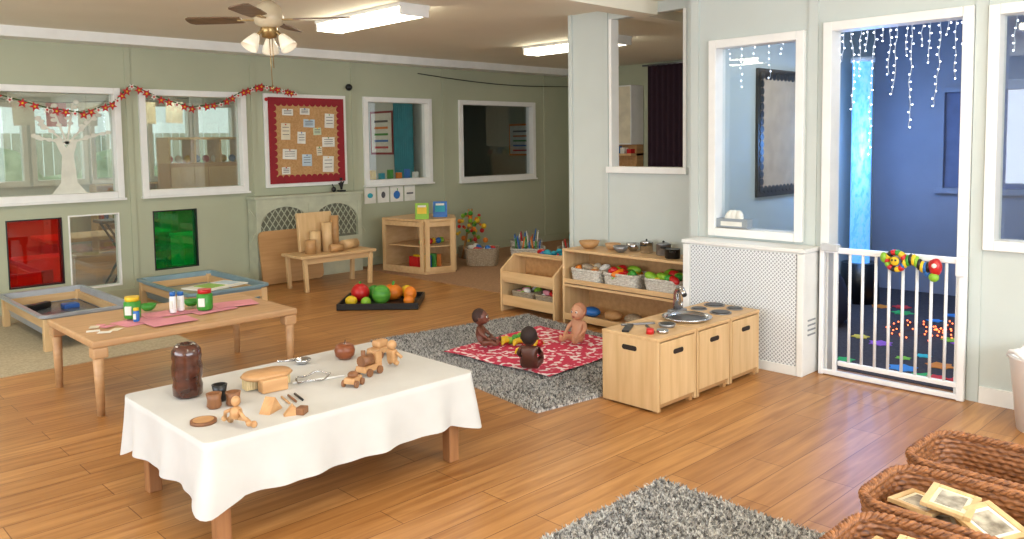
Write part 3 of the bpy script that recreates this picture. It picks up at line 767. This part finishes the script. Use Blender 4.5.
b.box((.1,.2,.17),(.12,.1,.04),mat('toy_blue',(40,90,170),.4),bev=.01); b.sph((-.05,-.2,.17),(.06,.04,.03),ink); b.box((-.1,.3,.18),(.2,.06,.05),black,rot=(0,0,.6),bev=.01); b.done()
b=watertray('water_tray',2.64,3.36,6.5,7.7,mat('tray_blue',(126,154,166),.3),mat('rice',(176,172,150),.8),0)
b.box((-.05,-.4,.275),(.45,.3,.01),paper,rot=(0,0,.3)); b.box((-.1,-.4,.282),(.16,.2,.004),lime,rot=(0,0,.3)); b.box((.08,-.35,.282),(.12,.18,.004),pb,rot=(0,0,.3))
b.done()

# ------------------------------------------------------------ bench + board + hex cabinet
b=B('wooden_bench',(4.47,7.36,0))
b.box((0,0,.345),(.88,.42,.03),birch,rot=(0,0,0),bev=.008)
for sx in(-1,1):
    for sy in(-1,1): b.box((sx*.38,sy*.17,.165),(.04,.04,.335),birchZ,rot=(0,sx*.05,0),bev=.005)
b.box((0,-.17,.3),(.8,.018,.05),birch)
b.done()
b=B('wooden_block_stack',(4.42,7.4,.36))
b.box((-.02,.12,.2),(.4,.05,.4),birchZ,rot=(-.12,0,0),bev=.01); b.cyl((-.1,-.02,0),(-.1,-.02,.22),.055,birchZ); b.cyl((.03,-.03,0),(.03,-.03,.3),.055,birchZ)
b.cyl((-.19,-.08,.0),(-.19,-.08,.14),.055,birchD); b.cyl((.2,-.05,.05),(.40,.0,.05),.05,birch); b.cyl((.0,-.13,.04),(.14,-.15,.04),.04,birchD)
b.cyl((.14,.0,.0),(.14,.0,.36),.045,birchD)
b.done()
b=B('round_cornered_board',(4.33,7.86,0),rot=(math.radians(-9),0,0)); b.prism(rrect(.72,.56,.06),.02,birchD,Matrix.Translation((0,0,.285))@Matrix.Rotation(pi/2,4,'X')); b.done()
b=B('hexagonal_play_cabinet',(5.8,7.35,0.006))
poly=[(-.38,.42),(-.27,-.22),(.08,-.33),(.4,.05),(.22,.55)]
for z in(.0,.585): b.prism(poly,.025,birch,Matrix.Translation((0,0,z)))
for i in range(5):
    p,q=V((*poly[i],0)),V((*poly[(i+1)%5],0)); dn=(q-p).normalized(); L_=(q-p).length; a=math.atan2(dn.y,dn.x)
    for s in(p+dn*.035,q-dn*.035): b.box((s.x,s.y,.305),(.05,.022,.56),birchZ,rot=(0,0,a))
    m_=(p+q)/2
    if i in(3,4): b.box((m_.x,m_.y,.3),(L_-.1,.016,.56),birch,rot=(0,0,a))
    else: b.box((m_.x,m_.y,.555),(L_-.12,.02,.05),birch,rot=(0,0,a)); b.box((m_.x,m_.y,.05),(L_-.12,.02,.05),birch,rot=(0,0,a))
b.prism([(x*.86,y*.86) for x,y in poly],.015,birch,Matrix.Translation((0.01,0.02,.29)))
for k in range(6): b.sph((-.2+k*.06,-.08+.02*(k%2),.345),.035,[green,orange,red,yellow,blue,lime][k],seg=10)
for k in range(5): b.box((-.2+k*.07,.05,.1),(.05,.16,.14+.03*(k%2)),[red,yellow,blue,green,orange][k],rot=(0,0,.2*k),bev=.003)
b.done()
def book(name,loc,rz,w,h,m,m2):
    b=B(name,loc,rz); 
    for s in(-1,1): b.box((0,s*.04,h/2*.97),(w,.008,h),m,rot=(s*.25,0,0),bev=.001)
    b.box((0,-.047,h*.55),(w*.7,.004,h*.45),m2,rot=(-.25,0,0)); b.box((0,-.052,h*.8),(w*.6,.003,h*.12),paper,rot=(-.25,0,0)); b.done()
book('picture_book',(5.60,7.25,.617),-.7,.15,.18,lime,yellow)
book('picture_book',(5.90,7.3,.617),-.7,.16,.18,blue,teal)
b=B('pinned_drawings',(5.85,8.19,.845))
for x,w in((-.3,.16),(-.11,.17),(.09,.19),(.29,.16)): b.box((x,0,0),(w,.004,.19),paper)
b.sph((.09,-.004,-.01),(.05,.003,.05),blue); b.sph((-.11,-.004,0),(.03,.003,.04),ink); b.box((.1,-.004,.055),(.01,.003,.03),green); b.sph((-.3,-.004,0),(.04,.003,.03),teal); b.box((.29,-.004,0),(.1,.003,.02),ink); b.done()
b=B('black_figurine',(5.1,8.1,.92)); b.box((0,0,.01),(.08,.06,.02),black); b.skin([(0,0,.02),(0,0,.08),(0,0,.12),(-.04,0,.1),(.04,0,.12)],[(0,1),(1,2),(1,3),(1,4)],[.014,.016,.01,.007,.007],black,1); b.sph((0,0,.145),.018,black)
b.sph((-.1,0,.03),(.03,.02,.03),black); b.tube([(-.1,0,.05),(-.12,0,.09)],.006,black); b.done()
b=B('wall_sensor',(5.28,8.165,2.12)); b.sph((0,0,0),.04,black); b.cyl((0,.0,0),(0,.03,0),.02,whiteP); b.done()
b=B('wall_cable',(0,8.18,0)); b.tube([(6.3+k*.1,0,2.33-.05*math.sin(k*pi/28)+( -.06*k/28)) for k in range(29)],.006,black,6); b.done()
b=B('flower_stand',(6.75,7.75,.006)); bw=mat('bamboo_stick',(170,124,70),.6)
for k in range(4):
    a=k*2*pi/4; b.cyl((.15*math.cos(a),.15*math.sin(a),.012),(-.03*math.cos(a),-.03*math.sin(a),.62),.012,bw)
rr=random.Random(9)
for k in range(46):
    z=rr.uniform(.2,.58); s=.17*(1-z)+.03; b.sph((rr.uniform(-s,s),rr.uniform(-s,s),z),rr.uniform(.018,.035),rr.choice([orange,orange,green,yellow,lime,birchD,red]),seg=8)
b.box((0,0,.08),(.24,.24,.16),wickg,bev=.02); b.done()
for i,(x,y) in enumerate([(6.45,7.2),(6.8,6.78),(7.15,6.35),(6.55,6.2),(6.95,5.85),(7.3,7.3)]):
    woven_basket('toy_basket',(x,y,.007),.32,.4,.2,[wickg,wickw][i%2],rz=.75,fill=[veg([[red,blue,paper],[yellow,blue,red],[paper,green,orange],[blue,teal,red],[wickg,paper],[red,yellow,green]][i],20+i,12,.05),bookfill([[red,yellow,blue],[blue,green,orange],[red,paper,teal],[yellow,green,red],[blue,red,lime],[paper,blue,red]][i],i)][i%3>0],cols=50)

# ------------------------------------------------------------ fruit tray
b=B('fruit_tray',(4.25,6.12,0),rz=math.radians(-44)); 
b.box((0,0,.012),(.72,.56,.02),black,bev=.006)
for s in(-1,1): b.box((0,s*.27,.035),(.72,.018,.05),black,bev=.004); b.box((s*.35,0,.035),(.018,.56,.05),black,bev=.004)
wm=mat('melon_green',(60,140,50),.4,col2=(110,180,60),scale=(6,6,40))
b.sph((-.0,-.05,.1),.085,wm,seg=20)
b.lathe([(.01,.02),(.06,.03),(.09,.07),(.085,.12),(.04,.16),(.0001,.15)],(.08,.12,.0),orange,24,wob=lambda a,z:1+.06*math.cos(a*8)); b.cyl((.08,.12,.14),(.09,.12,.19),.012,green)
b.sph((-.21,.06,.1),.085,red,seg=18); b.cyl((-.21,.06,.18),(-.21,.06,.2),.012,green)
b.sph((-.26,-.12,.06),(.055,.045,.045),yellow); b.sph((.25,.04,.085),(.06,.06,.07),orange); b.sph((.26,-.14,.06),(.05,.045,.045),orange); b.sph((-.1,.16,.08),.07,green); b.sph((.2,.2,.08),.06,yellow); b.sph((-.12,-.16,.055),.045,lime)
b.done()

# ------------------------------------------------------------ play mat & dolls
fm=mat('floral_mat',(206,52,84),.9,col2=(246,226,226),scale=(24,24,24),detail=1,ramp=(.40,.46))
b=B('floral_play_mat',(3.99,3.84,.032),rz=.06); vs=[];fs=[];n=30
for i in range(n+1):
    for j in range(n+1): 
        x,y=-.5+i/n,-.47+.94*j/n; vs.append((x,y,.006+.006*math.sin(x*14)*math.cos(y*11)))
for i in range(n):
    for j in range(n): a=i*(n+1)+j; fs.append((a,a+n+1,a+n+2,a+1))
b.raw(vs,fs,fm); b.done()
def doll(name,loc,rz,m,hairm,sc=1.0):
    b=B(name,loc,rz)
    vs=[(0,0,.04),(.0,0,.085),(-.002,0,.125),(0,0,.152),(0,0,.168),
        (.03,.034,.035),(.075,.05,.05),(.115,.05,.03),(.13,.052,.045),
        (.03,-.034,.035),(.075,-.05,.05),(.115,-.05,.03),(.13,-.052,.045),
        (0,.045,.135),(.025,.068,.1),(.06,.06,.075),
        (0,-.045,.135),(.025,-.068,.1),(.06,-.06,.075)]
    es=[(0,1),(1,2),(2,3),(3,4),(0,5),(5,6),(6,7),(7,8),(0,9),(9,10),(10,11),(11,12),(2,13),(13,14),(14,15),(2,16),(16,17),(17,18)]
    rd=[.04,.038,.036,.018,.018,.026,.022,.015,.013,.026,.022,.015,.013,.018,.015,.010,.018,.015,.010]
    b.skin([V(v)*sc for v in vs],es,[r*sc for r in rd],m,2)
    b.sph(V((.006,0,.205))*sc,V((.05,.047,.054))*sc,m,seg=24)
    b.sph(V((.03,0,.19))*sc,V((.03,.036,.03))*sc,m,seg=16)
    b.sph(V((.058,0,.197))*sc,V((.008,.007,.007))*sc,m,seg=8)
    for s in(-1,1):
        b.sph(V((.002,s*.047,.2))*sc,V((.008,.006,.013))*sc,m,seg=8)
        b.sph(V((.05,s*.018,.211))*sc,V((.006,.008,.008))*sc,paper,seg=10); b.sph(V((.0555,s*.018,.211))*sc,V((.003,.0045,.005))*sc,black,seg=8)
        b.sph(V((.05,s*.018,.223))*sc,V((.006,.010,.002))*sc,hairm,seg=8)
        for k in range(4):
            y=s*.06+(-.009+k*.006); L_=[.018,.022,.021,.016][k]
            b.tube([V((.062,y,.075))*sc,V((.062+L_*.6,y,.07))*sc,V((.062+L_,y,.06))*sc],[.0036*sc,.0032*sc,.0024*sc],m,6)
        b.tube([V((.058,s*.05,.075))*sc,V((.068,s*.043,.07))*sc,V((.075,s*.042,.064))*sc],[.004*sc,.0035*sc,.0026*sc],m,6)
        b.sph(V((.063,s*.06,.074))*sc,V((.012,.012,.007))*sc,m,seg=8)
        b.sph(V((.128,s*.052,.05))*sc,V((.011,.013,.022))*sc,m,seg=10)
    b.sph(V((.058,0,.181))*sc,V((.004,.011,.004))*sc,mat('doll_lips',(150,60,56),.5),seg=8)
    b.sph(V((-.004,0,.213))*sc,V((.05,.049,.053))*sc,hairm,seg=20)
    return b.done()
brn=mat('doll_brown',(118,68,50),.4); brn2=mat('doll_dark_brown',(92,52,40),.4); tan=mat('doll_tan',(206,150,116),.45)
doll('baby_doll',(3.71,4.18,.037),math.radians(-50),brn,mat('hair_dark',(58,34,26),.7),1.03)
doll('baby_doll',(3.51,3.50,.037),math.radians(35),brn2,mat('hair_black',(44,26,20),.7),1.08)
doll('baby_doll',(4.27,3.76,.037),math.radians(185),tan,mat('hair_light',(184,124,90),.7),1.08)
b=B('toy_food_pile',(3.96,3.97,.045)); rr=random.Random(3)
for k in range(18):
    x,y=rr.uniform(-.11,.10),rr.uniform(-.14,.15); m=rr.choice([yellow,yellow,orange,green,lime,red,green])
    if k%4==0:
        b.tube([(x-.05,y,.015),(x-.02,y+.02,.03),(x+.02,y+.02,.03),(x+.05,y,.015)],[.008,.018,.018,.006],yellow)
    else: b.sph((x,y,.025),(rr.uniform(.025,.045),rr.uniform(.02,.03),.025),m,rot=(0,0,rr.uniform(0,3)),seg=12)
b.done()
b=B('toy_bananas',(3.78,3.78,.04))
for k in range(3): b.tube([(-.06,k*.03,.014),(-.02,.02+k*.03,.022),(.03,.02+k*.03,.022),(.07,k*.03,.014)],[.006,.017,.017,.005],yellow)
b.done()

# ------------------------------------------------------------ wicker baskets front right
fw=wood('frame_wood',(222,188,136),(200,162,110),'x')
photo=mat('photo_card',(200,190,170),.4,col2=(110,100,84),scale=(22,22,22))
def frames(seed):
    def f_(b,w,d,h):
        r=random.Random(seed)
        for k,(x,y,rz) in enumerate([(-.03,-.14,.2),(.04,-.03,-.35),(-.05,.06,.5),(.03,.14,-.1),(-.02,-.07,1.0),(.02,.05,.1)]):
            rot=(r.uniform(-.18,.18),r.uniform(-.18,.18),rz); c=V((x,y,h*.70+.018*k)); R=Euler(rot).to_matrix(); a,e=.17,.14
            for dx,dy,sx,sy in((0,e/2-.01,a,.02),(0,-e/2+.01,a,.02),(a/2-.01,0,.02,e-.04),(-a/2+.01,0,.02,e-.04)):
                b.box(c+R@V((dx,dy,0)),(sx,sy,.014),fw,rot=rot,bev=.002)
            b.box(c,(a-.03,e-.03,.006),paper2 if k%2 else paper,rot=rot)
            b.box(c+R@V((0,0,.0035)),(a-.07,e-.065,.002),photo,rot=rot)
        b.box((0,0,h*.45),(w*.8,d*.8,.02),birchD)
    return f_
woven_basket('wicker_basket',(3.10,.80,0),.39,.54,.33,wick,rows=18,cols=132,fill=None,rimr=.015,amp=.0042)
woven_basket('wicker_basket',(2.66,.78,0),.39,.54,.33,wick,rows=18,cols=132,fill=frames(1),rimr=.015,amp=.0042)
woven_basket('wicker_basket',(2.22,.72,0),.39,.54,.33,wick,rows=18,cols=132,fill=frames(2),rimr=.015,amp=.0042)
b=B('white_plastic_bin',(4.60,1.0,0)); b.lathe([(.13,0),(.17,.36),(.18,.37),(.17,.375),(.16,.36),(.12,.02),(.0001,.01)],(0,0,0),whiteP,24); b.tube([(.17*math.cos(a*.3),.17*math.sin(a*.3),.37+.03*math.sin(a)) for a in range(21)],.012,whiteP); b.done()

# ------------------------------------------------------------ things on cloth table
vm=mat('vase_brown',(84,44,30),.22,col2=(56,28,19),scale=(14,14,30),coat=.5)
b=B('bamboo_vase',(1.34,3.35,TZ)); b.lathe([(.045,0),(.058,.012),(.06,.05),(.055,.07),(.06,.09),(.062,.13),(.056,.155),(.06,.17),(.058,.2),(.04,.222),(.03,.225),(.028,.21),(.0001,.2)],(0,0,0),vm,28,wob=lambda a,z:1+.015*math.sin(a*9)); b.done()
w1=wood('toy_wood',(208,162,112),(184,136,88),'x'); w2=wood('toy_wood_dark',(146,98,62),(116,74,44),'z')
b=B('wooden_brush',(1.63,3.2,TZ),rz=-.1)
b.box((0,-.035,.025),(.1,.05,.05),w1,bev=.006); b.box((0,.03,.022),(.17,.045,.035),mat('bristle',(226,206,160),.95,col2=(190,164,116),scale=(200,200,20)))
b.lathe([(.0001,.04),(.05,.041),(.056,.05),(.05,.06),(.0001,.062)],(0,.025,0),w1,28,wob=lambda a,z:1+.75*abs(math.cos(a))**1.5); b.done(1.15)
for i,(x,y,h) in enumerate([(1.35,3.12,.06),(1.42,3.10,.055),(1.405,3.19,.07)]):
    b=B('wooden_cup',(x,y,TZ)); b.lathe([(.022,0),(.029,.01),(.026,h*.6),(.031,h),(.025,h),(.02,h*.4),(.0001,h*.35)],(0,0,0),w2 if i<2 else black,18); b.done()
b=B('wooden_mannequin',(1.31,2.84,TZ),rz=.3)
b.sph((-.0,0,.05),(.022,.02,.024),w1); b.sph((0,0,.09),(.016,.015,.018),w1)
for s in(-1,1):
    b.tube([(0,s*.01,.035),(.01,s*.035,.03),(.02,s*.05,.010)],[.009,.008,.008],w1); b.sph((.024,s*.055,.012),.012,w1)
    b.tube([(0,s*.015,.06),(-.01,s*.04,.05),(.0,s*.055,.025)],[.007,.006,.007],w1); b.sph((.0,s*.058,.022),.010,w1)
b.done(1.1)
b=B('wooden_disc',(1.245,2.98,TZ)); b.cyl((0,0,0),(0,0,.012),.048,w2,seg=28); b.cyl((0,0,.012),(0,0,.014),.038,w1,seg=28); b.done()
b=B('wooden_blocks',(1.50,2.87,TZ))
M=Matrix.Translation((-.02,.06,0))@Matrix.Rotation(.5,4,'Z')@Matrix.Rotation(pi/2,4,'X'); b.prism([(-.04,0),(.04,0),(0,.05)],.04,w1,M)
M=Matrix.Translation((.03,-.03,0))@Matrix.Rotation(-.4,4,'Z')@Matrix.Rotation(pi/2,4,'X'); b.prism([(-.03,0),(.03,0),(.0,.035)],.03,w1,M)
b.box((.05,-.06,.012),(.04,.03,.024),w2,rot=(0,0,.6),bev=.003); b.done(1.15)
b=B('wooden_sticks',(1.62,3.0,TZ)); 
for k in range(3): b.tube([(-.04+k*.03,-.06,.005),(-.02+k*.03,.04,.005)],.005,[w1,w2,black][k],6)
b.done()
b=B('metal_hoop',(1.83,3.18,TZ),rz=.2); b.tube([(.085*math.cos(a*.157),.055*math.sin(a*.157),.006+.012*math.sin(a*.157*2)**2) for a in range(40)],.004,chrome,8,True); b.tube([(-.1,.02,.006),(.1,-.09,.006)],.005,whiteP); b.done()
b=B('wooden_apple',(2.12,3.38,TZ)); b.lathe([(.012,.004),(.025,0),(.042,.018),(.046,.04),(.038,.062),(.02,.072),(.0001,.064)],(0,0,0),mat('apple_wood',(150,84,48),.3,col2=(120,62,34)),24); b.cyl((0,0,.062),(.004,0,.085),.002,black); b.done(1.1)
b=B('metal_scoop',(1.93,3.45,TZ)); b.lathe([(.018,0),(.032,.012),(.036,.022),(.033,.022),(.0001,.006)],(0,0,0),chrome,20); b.tube([(-.03,.01,.02),(-.1,.035,.024)],[.004,.006],chrome); b.done(1.1)
b=B('wooden_toy_car',(2.27,3.29,TZ),rz=.2)
b.box((0,0,.03),(.12,.05,.026),w1,bev=.006); b.box((-.005,0,.056),(.06,.044,.03),w1,bev=.01)
for sx in(-1,1):
    for s in(-1,1): b.cyl((sx*.036,s*.025,.016),(sx*.036,s*.034,.016),.016,w2)
b.done(1.2)
b=B('wooden_toy_figure',(2.20,3.10,TZ),rz=.2); b.box((0,0,.04),(.03,.035,.05),w1,bev=.008); b.sph((0,0,.082),.018,w1)
for s in(-1,1): b.tube([(0,s*.012,.02),(.01,s*.02,.010)],[.01,.009],w1); b.tube([(0,s*.02,.055),(.015,s*.035,.035)],[.007,.006],w1)
b.done(1.25)
b=B('wooden_toy_train',(2.05,3.07,TZ),rz=.25)
b.box((0,0,.025),(.09,.045,.022),w1,bev=.004); b.cyl((-.04,0,.052),(.01,0,.052),.02,w2); b.box((.03,0,.055),(.03,.045,.045),w1,bev=.004); b.cyl((-.028,0,.065),(-.028,0,.09),.008,w2)
for sx in(-1,1):
    for s in(-1,1): b.cyl((sx*.026,s*.024,.014),(sx*.026,s*.031,.014),.014,w2)
b.done(1.3)
b=B('wooden_toy_wagon',(1.90,2.97,TZ),rz=.5); b.box((0,0,.022),(.06,.04,.02),w1,bev=.004); b.sph((0,0,.038),(.02,.018,.012),w2)
for sx in(-1,1):
    for s in(-1,1): b.cyl((sx*.02,s*.02,.012),(sx*.02,s*.027,.012),.012,w2)
b.done(1.3)
b=B('wooden_rolling_toy',(2.16,3.22,TZ),rz=.9); b.cyl((-.03,0,.022),(.03,0,.022),.022,w2,seg=20); b.cyl((-.06,0,.022),(.06,0,.022),.007,w1,seg=10); b.done()

# ------------------------------------------------------------ things on low table
UZ=.42
b=B('pink_paper_mats',(1.97,5.0,UZ+.001))
for i,(x,y,r_a) in enumerate(((-.24,.0,.2),(-.05,.1,-.1),(.2,.0,.1),(-.12,-.16,.0),(.38,.05,-.2))): b.box((x,y,.002+.0018*i),(.26,.19,.0015),pink,rot=(0,0,r_a))
b.done()
def jar(name,x,y,r,h,body,lid):
    b=B(name,(x,y,UZ+.012)); b.lathe([(r*.9,0),(r,.01),(r,h*.75),(r*.75,h*.82),(.0001,h*.83)],(0,0,0),body,20); b.cyl((0,0,h*.8),(0,0,h),r*.85,lid,seg=20); b.box((-r*.72,-r*.68,h*.4),(.012,r*.8,h*.4),paper,rot=(0,0,pi/4)); b.done()
jar('paint_jar',1.72,5.08,.048,.13,green,yellow)
jar('paint_jar',2.13,5.0,.048,.13,green,red)
jar('glue_bottle',1.95,5.05,.02,.13,whiteP,blue)
jar('glue_bottle',2.01,5.08,.022,.12,whiteP,blue)
jar('glue_bottle',1.70,4.96,.018,.08,blue,yellow)
bowl('green_bowl',(2.12,5.18,UZ+.012),.05,.04,green)
bowl('green_bowl',(1.87,5.24,UZ+.012),.05,.04,green)
b=B('craft_paper_scraps',(1.50,4.9,UZ)); 
for k in range(6): b.box((rr.uniform(-.06,.06),rr.uniform(-.1,.15),.001+.0012*k),(.07,.05,.001),[paper,paper2,pink][k%3],rot=(0,0,rr.uniform(0,3)))
b.done()
